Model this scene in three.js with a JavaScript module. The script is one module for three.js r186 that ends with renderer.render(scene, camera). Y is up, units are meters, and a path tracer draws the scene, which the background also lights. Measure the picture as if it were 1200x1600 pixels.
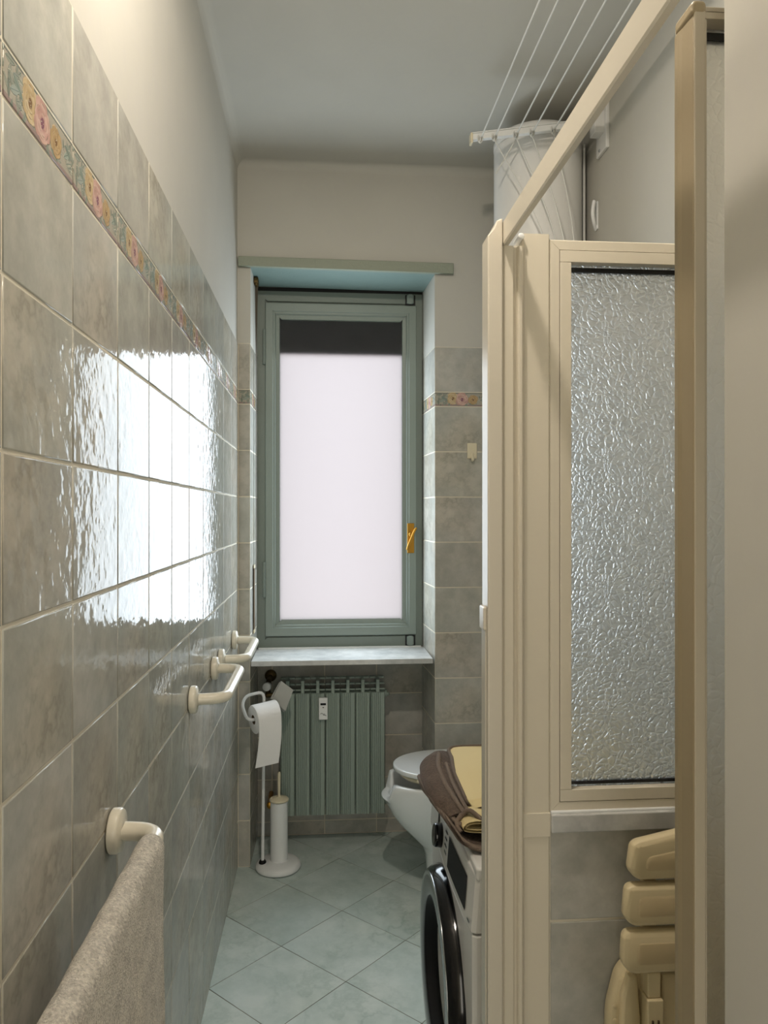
import * as THREE from 'three';
import { RoundedBoxGeometry } from 'three/addons/geometries/RoundedBoxGeometry.js';
import { mergeGeometries, toCreasedNormals } from 'three/addons/utils/BufferGeometryUtils.js';
import { RectAreaLightUniformsLib } from 'three/addons/lights/RectAreaLightUniformsLib.js';

// ---------------------------------------------------------------- camera, sky, lights, exposure
// x to the right, y up, depth d into the room (z = -d); metres; the camera stands at x = 0, d = 0
const scene = new THREE.Scene();
const camera = new THREE.PerspectiveCamera(2 * Math.atan(800 / 1180) * 180 / Math.PI, 1200 / 1600, 0.05, 60);
camera.position.set(0, 1.61, 0);
camera.rotation.order = 'YXZ';
camera.rotation.set(0.0011, -0.0831, 0);
scene.background = new THREE.Color().setRGB(1.40, 1.405, 1.46);
const renderer = new THREE.WebGLRenderer({ antialias: true });
renderer.toneMapping = THREE.LinearToneMapping;
renderer.toneMappingExposure = 1.22;
renderer.shadowMap.enabled = true;
RectAreaLightUniformsLib.init();
const DAY = 4.3;            // daylight that the frosted pane gives the room
const REAR_FILL = 2.2;         // fill light from the added door pane behind the camera
const LAMP = .72;          // ceiling lamp (candela)
{
  const l = new THREE.RectAreaLight(new THREE.Color().setRGB(0.86, 1.0, 1.10), DAY, 0.60, 1.30);
  l.name = 'window_daylight'; l.position.set(0.103, 1.735, -3.775); l.lookAt(0.103, 1.735, 0);
  scene.add(l);
}

// ---------------------------------------------------------------- helpers
const seeded = (s) => () => { s = (s + 0x6d2b79f5) | 0; let t = Math.imul(s ^ (s >>> 15), 1 | s); t = (t + Math.imul(t ^ (t >>> 7), 61 | t)) ^ t; return ((t ^ (t >>> 14)) >>> 0) / 4294967296; };
const rnd = seeded(11);
const V = (x, y, d) => new THREE.Vector3(x, y, -d);
const origin = new Map();
const used = new Map();
function numbered(n) { const k = used.get(n) ?? 0; used.set(n, k + 1); return k ? n + '_' + String(k).padStart(3, '0') : n; }
function shade(m) { m.castShadow = true; m.receiveShadow = true; return m; }
function thing(name, label, category, [x, y, d], group) {
  const o = new THREE.Group(); o.name = numbered(name); o.position.set(x, y, -d);
  o.userData = { label, category }; if (group) o.userData.group = group;
  origin.set(o, new THREE.Vector3(x, y, -d)); scene.add(o); return o;
}
function structure(name) { const o = new THREE.Group(); o.name = name; o.userData = { kind: 'structure' }; origin.set(o, new THREE.Vector3()); scene.add(o); return o; }
function plain(gs) {           // geometries made alike so that they merge
  return gs.map((g) => { let h = g.index ? g.toNonIndexed() : g; for (const k of Object.keys(h.attributes)) if (!['position', 'normal', 'uv'].includes(k)) h.deleteAttribute(k); return h; });
}
function boxUV(g) {            // uv in metres, by the main direction of each triangle
  const h = g.index ? g.toNonIndexed() : g, p = h.attributes.position, uv = new Float32Array(p.count * 2), a = new THREE.Vector3(), b = new THREE.Vector3(), c = new THREE.Vector3();
  for (let i = 0; i < p.count; i += 3) {
    a.fromBufferAttribute(p, i); b.fromBufferAttribute(p, i + 1); c.fromBufferAttribute(p, i + 2);
    const n = b.clone().sub(a).cross(c.clone().sub(a)), x = Math.abs(n.x), y = Math.abs(n.y), z = Math.abs(n.z);
    [a, b, c].forEach((v, k) => { const o = (i + k) * 2; if (x >= y && x >= z) { uv[o] = -v.z + (n.x < 0 ? .37 : 0); uv[o + 1] = v.y; } else if (y >= z) { uv[o] = v.x; uv[o + 1] = -v.z; } else { uv[o] = v.x + (n.z < 0 ? .37 : 0); uv[o + 1] = v.y; } });
  }
  h.setAttribute('uv', new THREE.BufferAttribute(uv, 2)); return h;
}
function part(name, gs, mat, parent, label) {   // geometries in room coordinates; parent a group, or a mesh made by part()
  gs = [].concat(gs);
  let g = gs.length > 1 ? mergeGeometries(plain(gs)) : gs[0].clone();
  g = boxUV(g);
  const o = origin.get(parent); g.translate(-o.x, -o.y, -o.z);
  const m = shade(new THREE.Mesh(g, mat)); m.name = name; if (label) m.userData.label = label;
  parent.add(m); origin.set(m, o); return m;
}
function parts(name, gs, mat, parent) { return gs.map((g) => part(name, g, mat, parent)); }
function sub(name, parent) { const o = new THREE.Group(); o.name = name; parent.add(o); origin.set(o, origin.get(parent)); return o; }
function box(x0, x1, y0, y1, d0, d1, r = 0, seg = 2) {
  const w = x1 - x0, h = y1 - y0, l = d1 - d0; r = Math.min(r, w / 2.01, h / 2.01, l / 2.01);
  const g = r > 0 ? new RoundedBoxGeometry(w, h, l, seg, r) : new THREE.BoxGeometry(w, h, l);
  return g.translate((x0 + x1) / 2, (y0 + y1) / 2, -(d0 + d1) / 2);
}
function filleted(pts, r, n = 8) {              // a polyline with rounded bends
  const out = [pts[0]];
  for (let i = 1; i < pts.length - 1; i++) {
    const p = pts[i], a = pts[i - 1].clone().sub(p), b = pts[i + 1].clone().sub(p), k = Math.min(r, a.length() * .49, b.length() * .49);
    const s = p.clone().addScaledVector(a.normalize(), k), e = p.clone().addScaledVector(b.normalize(), k);
    for (let j = 0; j <= n; j++) { const t = j / n; out.push(s.clone().multiplyScalar((1 - t) ** 2).addScaledVector(p, 2 * t * (1 - t)).addScaledVector(e, t * t)); }
  }
  out.push(pts[pts.length - 1]); return out;
}
class Poly extends THREE.Curve { constructor(p) { super(); this.p = p; this.l = [0]; for (let i = 1; i < p.length; i++) this.l.push(this.l[i - 1] + p[i].distanceTo(p[i - 1])); }
  getPoint(t, v = new THREE.Vector3()) { const L = this.l[this.l.length - 1] * Math.min(1, Math.max(0, t)); let i = 1; while (i < this.l.length - 1 && this.l[i] < L) i++; return v.lerpVectors(this.p[i - 1], this.p[i], (L - this.l[i - 1]) / Math.max(1e-9, this.l[i] - this.l[i - 1])); } }
function tube(pts, r, seg = 40, rad = 12, caps = true) {
  const c = new Poly(pts), gs = [new THREE.TubeGeometry(c, seg, r, rad, false)];
  if (caps) for (const [a, b] of [[pts[0], pts[1]], [pts[pts.length - 1], pts[pts.length - 2]]]) {
    const g = new THREE.SphereGeometry(r, rad, 6, 0, Math.PI * 2, 0, Math.PI / 2).scale(1, .5, 1);
    g.applyQuaternion(new THREE.Quaternion().setFromUnitVectors(new THREE.Vector3(0, 1, 0), a.clone().sub(b).normalize())).translate(a.x, a.y, a.z); gs.push(g);
  }
  return mergeGeometries(plain(gs));
}
function smooth(pts, n = 40) { return new THREE.CatmullRomCurve3(pts, false, 'centripetal').getPoints(n); }
function lathe(profile, seg, at, axis) {        // profile [radius, along axis]
  const g = new THREE.LatheGeometry(profile.map(([r, y]) => new THREE.Vector2(r, y)), seg);
  if (axis) g.applyQuaternion(new THREE.Quaternion().setFromUnitVectors(new THREE.Vector3(0, 1, 0), axis));
  return g.translate(at.x, at.y, at.z);
}
function extrudeUp(plan, y0, y1, bevel = 0) {   // plan [[x, d], ...] pulled up from y0 to y1
  const s = new THREE.Shape(plan.map(([x, d]) => new THREE.Vector2(x, d)));
  const g = new THREE.ExtrudeGeometry(s, { depth: y1 - y0 - 2 * bevel, bevelEnabled: bevel > 0, bevelSize: bevel, bevelThickness: bevel, bevelOffset: -bevel, bevelSegments: 2, curveSegments: 6 });
  return g.translate(0, 0, bevel).rotateX(-Math.PI / 2).translate(0, y0, 0);
}
function extrudeBack(outline, d0, d1, bevel = 0) { // outline [[x, y], ...] from depth d0 to d1
  const s = new THREE.Shape(outline.map(([x, y]) => new THREE.Vector2(x, y)));
  const g = new THREE.ExtrudeGeometry(s, { depth: d1 - d0 - 2 * bevel, bevelEnabled: bevel > 0, bevelSize: bevel, bevelThickness: bevel, bevelOffset: -bevel, bevelSegments: 4, curveSegments: 8 });
  return g.translate(0, 0, bevel - d1);
}
function member(x0, x1, y0, y1, profile, k, gap = 0) { // side k of a mitred frame; profile [[inset, depth], ...] round the section
  const c = (i, n) => [[x0 + i, y0 + i], [x1 - i, y0 + i], [x1 - i, y1 - i], [x0 + i, y1 - i]][n % 4], pos = [], dir = [[1, 0], [0, 1], [-1, 0], [0, -1]][k];
  const A = profile.map(([i, d]) => { const [x, y] = c(i, k); return V(x + dir[0] * gap, y + dir[1] * gap, d); }), B = profile.map(([i, d]) => { const [x, y] = c(i, k + 1); return V(x - dir[0] * gap, y - dir[1] * gap, d); });
  const tri = (...t) => t.forEach((v) => pos.push(v.x, v.y, v.z)), n = profile.length;
  for (let i = 0; i < n; i++) { const j = (i + 1) % n; tri(A[i], B[j], B[i]); tri(A[i], A[j], B[j]); }
  for (const t of THREE.ShapeUtils.triangulateShape(profile.map((p) => new THREE.Vector2(p[0], p[1])), [])) { tri(A[t[0]], A[t[1]], A[t[2]]); tri(B[t[0]], B[t[2]], B[t[1]]); }
  const g = new THREE.BufferGeometry(); g.setAttribute('position', new THREE.Float32BufferAttribute(pos, 3)); g.setAttribute('uv', new THREE.Float32BufferAttribute(new Float32Array(pos.length / 3 * 2), 2)); g.computeVertexNormals(); return g;
}
function loft(rings, closedEnds = true) {       // rings of equal length, each a closed loop of Vector3
  const n = rings[0].length, pos = [], idx = [], uv = [];
  rings.forEach((r, j) => r.forEach((v, i) => { pos.push(v.x, v.y, v.z); uv.push(i / n, j / rings.length); }));
  for (let j = 0; j < rings.length - 1; j++) for (let i = 0; i < n; i++) { const a = j * n + i, b = j * n + (i + 1) % n; idx.push(a, b, b + n, a, b + n, a + n); }
  if (closedEnds) for (const [j, s] of [[0, 1], [rings.length - 1, 0]]) {
    const c = rings[j].reduce((m, v) => m.add(v), new THREE.Vector3()).divideScalar(n); pos.push(c.x, c.y, c.z); uv.push(0, 0); const k = pos.length / 3 - 1;
    for (let i = 0; i < n; i++) { const a = j * n + i, b = j * n + (i + 1) % n; s ? idx.push(k, b, a) : idx.push(k, a, b); }
  }
  const g = new THREE.BufferGeometry(); g.setAttribute('position', new THREE.Float32BufferAttribute(pos, 3)); g.setAttribute('uv', new THREE.Float32BufferAttribute(uv, 2)); g.setIndex(idx); g.computeVertexNormals(); return g;
}
function sheet(nu, nv, f) {                     // a surface of nu x nv cells, f(u, v) -> Vector3
  const pos = [], idx = [], uv = [];
  for (let j = 0; j <= nv; j++) for (let i = 0; i <= nu; i++) { const p = f(i / nu, j / nv); pos.push(p.x, p.y, p.z); uv.push(i / nu, j / nv); }
  for (let j = 0; j < nv; j++) for (let i = 0; i < nu; i++) { const a = j * (nu + 1) + i; idx.push(a, a + 1, a + nu + 2, a, a + nu + 2, a + nu + 1); }
  const g = new THREE.BufferGeometry(); g.setAttribute('position', new THREE.Float32BufferAttribute(pos, 3)); g.setAttribute('uv', new THREE.Float32BufferAttribute(uv, 2)); g.setIndex(idx); g.computeVertexNormals(); return g;
}
function tileShape(pts, t, b, uvo) {            // a tile with a cushioned edge from a convex outline, face towards +z, back at z = 0
  const n = pts.length, inset = (k) => pts.map((p, i) => {
    const a = pts[(i + n - 1) % n], c = pts[(i + 1) % n], e = new THREE.Vector2().subVectors(p, a).normalize(), f = new THREE.Vector2().subVectors(c, p).normalize();
    const n1 = new THREE.Vector2(-e.y, e.x), n2 = new THREE.Vector2(-f.y, f.x), m = n1.clone().add(n2), s = Math.min(3, 1 / Math.max(.2, 1 + n1.dot(n2)));
    return { p: p.clone().addScaledVector(m, k * s), n: m.normalize().negate() };
  });
  const pos = [], nor = [], uv = [], idx = [], ring = (k, z, up) => inset(k).forEach(({ p, n: o }) => { const c = Math.sqrt(Math.max(0, 1 - up * up)); pos.push(p.x, p.y, z); nor.push(o.x * c, o.y * c, up); uv.push(p.x + uvo[0], p.y + uvo[1]); });
  ring(0, 0, 0); ring(0, t - b * .8, .15); ring(b * .35, t - b * .25, .75); ring(b, t, 1); ring(b, t, 1);
  for (let j = 0; j < 3; j++) for (let i = 0; i < n; i++) { const a = j * n + i, c = j * n + (i + 1) % n; idx.push(a, c, c + n, a, c + n, a + n); }
  for (let i = 1; i < n - 1; i++) idx.push(4 * n, 4 * n + i, 4 * n + i + 1);
  const g = new THREE.BufferGeometry(); g.setAttribute('position', new THREE.Float32BufferAttribute(pos, 3)); g.setAttribute('normal', new THREE.Float32BufferAttribute(nor, 3)); g.setAttribute('uv', new THREE.Float32BufferAttribute(uv, 2)); g.setIndex(idx); return g;
}

// ---------------------------------------------------------------- procedural textures
function lattice(n, period, seed) {             // periodic smooth noise, n x n
  const r = seeded(seed), g = Float32Array.from({ length: period * period }, r), o = new Float32Array(n * n), s = (t) => t * t * (3 - 2 * t);
  for (let y = 0; y < n; y++) for (let x = 0; x < n; x++) {
    const u = x / n * period, v = y / n * period, i = Math.floor(u), j = Math.floor(v), a = s(u - i), b = s(v - j), i1 = (i + 1) % period, j1 = (j + 1) % period;
    o[y * n + x] = (g[j * period + i] * (1 - a) + g[j * period + i1] * a) * (1 - b) + (g[j1 * period + i] * (1 - a) + g[j1 * period + i1] * a) * b;
  }
  return o;
}
function fbm(n, p0, oct, seed, gain = .5) { const o = new Float32Array(n * n); let a = 1, sum = 0; for (let k = 0; k < oct; k++) { const l = lattice(n, p0 * 2 ** k, seed + k * 7); for (let i = 0; i < n * n; i++) o[i] += a * l[i]; sum += a; a *= gain; } for (let i = 0; i < n * n; i++) o[i] /= sum; return o; }
function texture(n, size, f, srgb) {            // f(i, x, y) -> [r, g, b] 0..1, covers size metres
  const d = new Uint8Array(n * n * 4);
  for (let i = 0; i < n * n; i++) { const c = f(i, i % n, (i / n) | 0); for (let k = 0; k < 3; k++) d[i * 4 + k] = Math.max(0, Math.min(255, Math.round(c[k] * 255))); d[i * 4 + 3] = 255; }
  const t = new THREE.DataTexture(d, n, n); t.wrapS = t.wrapT = THREE.RepeatWrapping; t.magFilter = THREE.LinearFilter; t.repeat.set(1 / size, 1 / size); if (srgb) t.colorSpace = THREE.SRGBColorSpace; t.needsUpdate = true; return t;
}
const grey = (v) => [v, v, v];
function marble(n, size, base, dark, seed, amount, tint) {   // clouded stone with soft darker drifts
  const a = fbm(n, 5, 6, seed, .68), b = fbm(n, 7, 5, seed + 100, .65), c = fbm(n, 2, 4, seed + 200);
  return texture(n, size, (i) => {
    const ridge = Math.pow(1 - Math.min(1, Math.abs(b[i] - .5) * 7), 2) * Math.max(0, c[i] - .42) * 3, m = Math.min(1, Math.max(0, (a[i] - .5) * 2.2 + .42)) * .55 + ridge * .38, t = (c[i] - .5) * tint;
    return base.map((v, k) => (v + (dark[k] - v) * m * amount + [t, 0, -t][k]) / 255);
  }, true);
}
const wallMap = marble(512, .52, [196, 194, 186], [140, 141, 134], 5, .85, 14);
const floorMap = marble(512, .64, [219, 230, 227], [166, 187, 182], 31, .8, 6);
const stoneMap = marble(512, .6, [222, 222, 219], [140, 142, 142], 57, .95, 6);
const peel = (() => { const a = fbm(512, 26, 3, 71, .45), b = fbm(512, 7, 2, 73); return texture(512, .52, (i) => grey(a[i] * .62 + b[i] * .38)); })();
const floorPeel = (() => { const a = fbm(512, 40, 3, 81, .6); return texture(512, .64, (i) => grey(a[i])); })();
const plasterBump = (() => { const a = fbm(256, 6, 6, 91, .6); return texture(256, .7, (i) => grey(a[i])); })();
const plasterMap = (() => { const a = fbm(256, 2, 5, 95, .55); return texture(256, 1.3, (i) => { const v = .955 + (a[i] - .5) * .09; return [v, v, v * .985]; }, true); })();
const paintBump = (() => { const a = fbm(256, 4, 4, 97), b = fbm(256, 40, 2, 99); return texture(256, .25, (i) => grey(a[i] * .6 + b[i] * .4)); })();
const terryBump = (() => { const a = fbm(512, 64, 3, 103, .7), b = fbm(512, 9, 2, 107); return texture(512, .16, (i) => grey(a[i] * .8 + b[i] * .2)); })();
const terryMap = (() => { const a = fbm(512, 48, 3, 109, .7), b = fbm(512, 5, 4, 113); return texture(512, .16, (i) => { const v = .88 + (a[i] - .5) * .36 + (b[i] - .5) * .2; return [v, v, v]; }, true); })();
const reliefBump = (() => {                     // pebbled glass: cells with raised seams
  const n = 512, k = 22, r = seeded(127), px = [], o = new Float32Array(n * n), w = fbm(n, 10, 3, 131);
  for (let i = 0; i < k * k; i++) px.push([r(), r()]);
  for (let y = 0; y < n; y++) for (let x = 0; x < n; x++) {
    const u = x / n * k + (w[y * n + x] - .5) * 1.6, v = y / n * k + (w[((y + 200) % n) * n + x] - .5) * 1.6; let f1 = 9, f2 = 9; const ci = Math.floor(u), cj = Math.floor(v);
    for (let j = -2; j <= 2; j++) for (let i = -2; i <= 2; i++) { const [a, b] = px[((cj + j + 2 * k) % k) * k + (ci + i + 2 * k) % k], d = Math.hypot(ci + i + a - u, cj + j + b - v); if (d < f1) { f2 = f1; f1 = d; } else if (d < f2) f2 = d; }
    o[y * n + x] = Math.exp(-(((f2 - f1) / .2) ** 2)) * .75 + w[y * n + x] * .25;
  }
  return texture(n, .25, (i) => grey(o[i]));
})();
function canvasTexture(w, h, draw, srgb = true) { const c = document.createElement('canvas'); c.width = w; c.height = h; draw(c.getContext('2d'), w, h); const t = new THREE.CanvasTexture(c); if (srgb) t.colorSpace = THREE.SRGBColorSpace; t.wrapS = t.wrapT = THREE.RepeatWrapping; return t; }
function borderArt(bump) {                      // the printed and embossed flower frieze of one border tile
  return canvasTexture(768, 200, (g, w, h) => {
    const r = seeded(7), P = bump ? (c, hgt) => { const v = Math.round(hgt * 255); return 'rgb(' + v + ',' + v + ',' + v + ')'; } : (c) => c;
    g.fillStyle = P('#aca799', .2); g.fillRect(0, 0, w, h);
    const leaf = (x, y, l, a, c, hg) => { g.save(); g.translate(x, y); g.rotate(a); g.fillStyle = P(c, hg); g.beginPath(); g.moveTo(0, 0); g.quadraticCurveTo(l * .45, -l * .34, l, 0); g.quadraticCurveTo(l * .45, l * .34, 0, 0); g.fill(); g.strokeStyle = P('#6c7a70', hg * .6); g.lineWidth = 2; g.beginPath(); g.moveTo(4, 0); g.lineTo(l * .9, 0); g.stroke(); g.restore(); };
    g.fillStyle = P('#9c8a86', .45); g.fillRect(0, h - 26, w, 26); g.fillStyle = P('#8b8f86', .5); g.fillRect(0, 0, w, 18); g.fillStyle = P('#6e7168', .7); g.fillRect(0, 14, w, 5);
    const greens = ['#8f958a', '#999e92', '#82897f', '#a5a799', '#91968b'];
    for (let i = 0; i < 90; i++) { const x = r() * w, side = x < 200 || x > 520; leaf(x, 24 + r() * (h - 56), 40 + r() * 60, r() * 6.28, greens[(r() * 5) | 0], side ? .45 + r() * .3 : .35); }
    for (let i = 0; i < 16; i++) { g.strokeStyle = P('#c6c2b2', .6); g.lineWidth = 3; g.beginPath(); const x = r() * w, y = 30 + r() * 130; g.moveTo(x, y); g.quadraticCurveTo(x + 40, y - 30, x + 70 + r() * 40, y + 20); g.stroke(); }
    const flower = (x, y, s, cols, centre) => {
      for (const [n, q, ph] of [[8, 1, .3], [6, .78, .7], [5, .52, .1]]) for (let k = 0; k < n; k++) {
        const a = k / n * 6.28 + ph + (r() - .5) * .3, l = s * q * (.9 + r() * .25); g.save(); g.translate(x, y); g.rotate(a);
        const e = g.createLinearGradient(0, 0, l, 0); e.addColorStop(0, P(centre, .35)); e.addColorStop(.55, P(cols[k % cols.length], .6)); e.addColorStop(.9, P(cols[(k + 1) % cols.length], .8)); e.addColorStop(1, P('#9a8e7c', .5)); g.fillStyle = e;
        g.beginPath(); g.moveTo(0, 0); g.bezierCurveTo(l * .25, -l * .55, l * .95, -l * .62, l, -l * .08); g.bezierCurveTo(l * 1.02, l * .5, l * .3, l * .55, 0, 0); g.fill(); g.restore(); }
      g.fillStyle = P(centre, .7); g.beginPath(); g.ellipse(x, y, s * .2, s * .26, .4, 0, 7); g.fill(); g.fillStyle = P('#e8d9c0', 1); for (let k = 0; k < 5; k++) { g.beginPath(); g.arc(x + (r() - .5) * s * .4, y + (r() - .5) * s * .4, 3, 0, 7); g.fill(); }
    };
    flower(255, 92, 84, ['#c6b18c', '#b9a27a', '#cfbd9c'], '#7f6243');
    flower(385, 104, 92, ['#c8a498', '#bb958c', '#d3b5a8'], '#86596a');
    flower(545, 104, 66, ['#c0a67e', '#b2966c'], '#7d6041');
    leaf(640, 120, 90, -.5, '#98a297', .6); leaf(90, 70, 110, .5, '#86938a', .65); leaf(60, 140, 100, -.35, '#9aa39a', .6); leaf(660, 60, 80, .5, '#808d84', .6);
  }, !bump);
}
const borderMap = borderArt(false), borderBump = borderArt(true);

// ---------------------------------------------------------------- materials
const std = (o) => new THREE.MeshStandardMaterial(o), phys = (o) => new THREE.MeshPhysicalMaterial(o);
const M = {
  tile: [0, 1, 2].map((k) => phys({ color: ['#ffffff', '#f7f6f4', '#fbfcfa'][k], map: wallMap, roughness: .07, bumpMap: peel, bumpScale: .0011, specularIntensity: .10 })),
  border: phys({ map: borderMap, bumpMap: borderBump, bumpScale: .003, roughness: .12, specularIntensity: .3 }),
  grout: std({ color: '#ddd6c4', roughness: .9 }),
  floor: [0, 1].map((k) => phys({ color: ['#ffffff', '#f4f6f6'][k], map: floorMap, roughness: .22, bumpMap: floorPeel, bumpScale: .0004, specularIntensity: .6 })),
  floorGrout: std({ color: '#6d6a5e', roughness: .95 }),
  plaster: std({ color: '#c8c6c0', map: plasterMap, roughness: .92, bumpMap: plasterBump, bumpScale: .0015 }),
  green: phys({ color: '#87928b', roughness: .38, bumpMap: paintBump, bumpScale: .0006, specularIntensity: .7 }),
  greenDark: phys({ color: '#737d75', roughness: .45, bumpMap: paintBump, bumpScale: .0006 }),
  soffit: phys({ color: '#7d938f', roughness: .4, bumpMap: paintBump, bumpScale: .0012 }),
  fascia: phys({ color: '#8f9686', roughness: .5, bumpMap: paintBump, bumpScale: .002 }),
  stone: phys({ map: stoneMap, roughness: .25, specularIntensity: .7 }),
  radiator: phys({ color: '#98a69d', roughness: .42, specularIntensity: .6 }),
  cream: phys({ color: '#efe8d6', roughness: .22 }),
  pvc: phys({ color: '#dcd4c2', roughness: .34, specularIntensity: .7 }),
  pvcNearShade: phys({ color: '#b3aa97', roughness: .4, specularIntensity: .6 }),  // the cream plastic darkened, shade on the near frame put into its colour
  pvcRail: phys({ color: '#d6cfc0', roughness: .32, specularIntensity: .7 }),
  tan: phys({ color: '#94866a', roughness: .5 }),
  seat: phys({ color: '#e2d2ac', roughness: .3 }),
  seatPad: phys({ color: '#dac7a0', roughness: .42 }),
  white: phys({ color: '#eceeee', roughness: .2 }),
  ceramic: phys({ color: '#eff1f1', roughness: .14, clearcoat: 1, clearcoatRoughness: .1 }),
  ivory: phys({ color: '#e3d9bd', roughness: .35 }),
  enamel: phys({ color: '#e8e8e6', roughness: .25 }),
  appliance: phys({ color: '#e2e0dc', roughness: .3 }),
  black: phys({ color: '#0c0c0e', roughness: .12 }),
  blackGlass: phys({ color: '#060607', roughness: .05 }),
  darkPlastic: phys({ color: '#101113', roughness: .5, specularIntensity: .4 }),
  smoke: phys({ color: '#2a2d30', roughness: .14 }),
  chrome: std({ color: '#c9cdd0', roughness: .18, metalness: 1 }),
  alu: std({ color: '#b9b8b2', roughness: .32, metalness: .9 }),
  brass: std({ color: '#b98a3a', roughness: .3, metalness: 1 }),
  oldBrass: std({ color: '#5a4a2c', roughness: .45, metalness: .8 }),
  paper: phys({ color: '#f8f7f6', roughness: .95, bumpMap: terryBump, bumpScale: .0006 }),
  card: std({ color: '#6b5a42', roughness: .95 }),
  towel: phys({ color: '#e9e2d5', map: terryMap, roughness: 1, bumpMap: terryBump, bumpScale: .004, sheen: .5, sheenRoughness: .6, sheenColor: new THREE.Color('#d8c8b2') }),
  brown: phys({ color: '#605145', map: terryMap, roughness: 1, bumpMap: terryBump, bumpScale: .003, sheen: .4, sheenRoughness: .6, sheenColor: new THREE.Color('#a89488') }),
  brownTrim: phys({ color: '#6d5f53', roughness: .95, bumpMap: terryBump, bumpScale: .0016 }),
  creamCloth: phys({ color: '#dcca98', roughness: .9, bumpMap: paintBump, bumpScale: .0004 }),
  strap: std({ color: '#4c4438', roughness: .8 }),
  wood: std({ color: '#5d4a33', roughness: .8 }),
  gasket: std({ color: '#0b0b0b', roughness: .6 }),
  wire: phys({ color: '#d9dad6', roughness: .4 }),
  shutter: std({ color: '#1d1b19', roughness: .6 }),
  finePebbled: phys({ color: '#f3f0e8', transmission: 1, thickness: .004, ior: 1.45, roughness: .6, bumpMap: reliefBump, bumpScale: .0006 }),
  pebbled: phys({ color: '#f6f7f6', transmission: 1, thickness: .004, ior: 1.45, roughness: .5, bumpMap: reliefBump, bumpScale: .002 }),
  frosted: phys({ color: '#f1f1f3', transmission: 1, thickness: 0, roughness: .96, ior: 1.5, specularIntensity: .2 }),
  facade: std({ color: '#d6ccc7', roughness: .95 }),
  ground: std({ color: '#a2a4aa', roughness: .95 }),
};

// ---------------------------------------------------------------- the room
const XL = -.376, XR = 1.08, PD = 3.475, ND = 3.80, CEIL = 3.21, TH = .2105, TW = .2545, FR0 = 2.105, FR1 = 2.1715, TOP = FR1 + TH, REAR = -1.3;
const GAP = .0022, TT = .006;
const rows = []; for (let k = 0; k < 10; k++) rows.push([k * TH, (k + 1) * TH, 0]); rows.push([FR0, FR1, 1]); rows.push([FR1, TOP, 0]);
const tileCache = new Map();
function tileGeo(w, h, art) {
  const v = art ? 0 : (rnd() * 4) | 0, key = [w.toFixed(4), h.toFixed(4), art, v].join();
  if (!tileCache.has(key)) {
    const g = tileShape([[0, 0], [w, 0], [w, h], [0, h]].map(([x, y]) => new THREE.Vector2(x + (x ? -GAP : GAP), y + (y ? -GAP : GAP))), TT, art ? .0015 : .0026, [rnd(), rnd()]);
    if (art) { const p = g.attributes.position, uv = g.attributes.uv; for (let i = 0; i < p.count; i++) uv.setXY(i, p.getX(i) / TW, p.getY(i) / h); }
    tileCache.set(key, g);
  }
  return tileCache.get(key);
}
function tileAt(parent, w, h, art, x, y, d, turn) { // lower left corner of the tile's back
  const m = shade(new THREE.Mesh(tileGeo(w, h, art), art ? M.border : M.tile[(rnd() * 3) | 0]));
  m.name = art ? 'border_tile' : 'tile'; m.position.set(x, y, -d); m.rotation.order = 'YXZ';
  m.rotation.set((rnd() - .5) * .0035, turn + (rnd() - .5) * .0035, 0); parent.add(m); return m;
}
// floor: square tiles laid on the diagonal
{
  const floor = structure('floor');
  part('grout', box(XL - .3, 1.5, -.12, -.0014, REAR - .2, ND + .15), M.floorGrout, floor);
  const S = .3285, gx = -.1477, gd = 3.295, c = Math.SQRT1_2;
  const clip = (poly, f) => { const o = []; for (let i = 0; i < poly.length; i++) { const a = poly[i], b = poly[(i + 1) % poly.length], fa = f(a), fb = f(b); if (fa >= 0) o.push(a); if (fa * fb < 0) o.push(a.clone().lerp(b, fa / (fa - fb))); } return o; };
  for (let i = -14; i < 16; i++) for (let j = -14; j < 16; j++) {
    const at = (u, v) => new THREE.Vector2(gx + S * ((i + u) * c - (j + v) * c), gd - S * ((i + u) * c + (j + v) * c)), k = .0013 / S;
    let p = [at(k, k), at(k, 1 - k), at(1 - k, 1 - k), at(1 - k, k)];
    for (const f of [(q) => q.x - XL + .004, (q) => 1.07 - q.x, (q) => ND - .002 - q.y, (q) => q.y - .3]) if (p.length) p = clip(p, f);
    if (p.length < 3) continue;
    let area = 0; p.forEach((q, n) => { const r = p[(n + 1) % p.length]; area += q.x * r.y - r.x * q.y; });
    if (Math.abs(area) < .002) continue; if (area < 0) p.reverse();
    const o = p.reduce((m, q) => m.add(q), new THREE.Vector2()).divideScalar(p.length);
    const g = tileShape(p.map((q) => q.clone().sub(o)), TT, .0012, [rnd(), rnd()]);
    const m = shade(new THREE.Mesh(g, M.floor[(rnd() * 2) | 0])); m.name = 'tile'; m.rotation.x = -Math.PI / 2; m.position.set(o.x, -TT, -o.y); floor.add(m);
  }
}
// left wall
{
  const w = structure('wall_left');
  part('plaster', box(XL - .25, XL - .004, TOP - .001, CEIL + .1, REAR, PD + .4), M.plaster, w);
  part('grout', box(XL - .25, XL - .0016, -.1, TOP - .001, REAR, PD + .4), M.grout, w);
  for (let k = -1; k < 10; k++) for (const [y0, y1, art] of rows) tileAt(w, TW, y1 - y0, art, XL - TT, y0, .9287 + k * TW, Math.PI / 2);
  // the corridor part beside and behind the camera
  for (let k = -3; k < -1; k++) for (const [y0, y1, art] of rows) tileAt(w, TW, y1 - y0, art, XL - TT, y0, .9287 + k * TW, Math.PI / 2);
}
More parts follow.
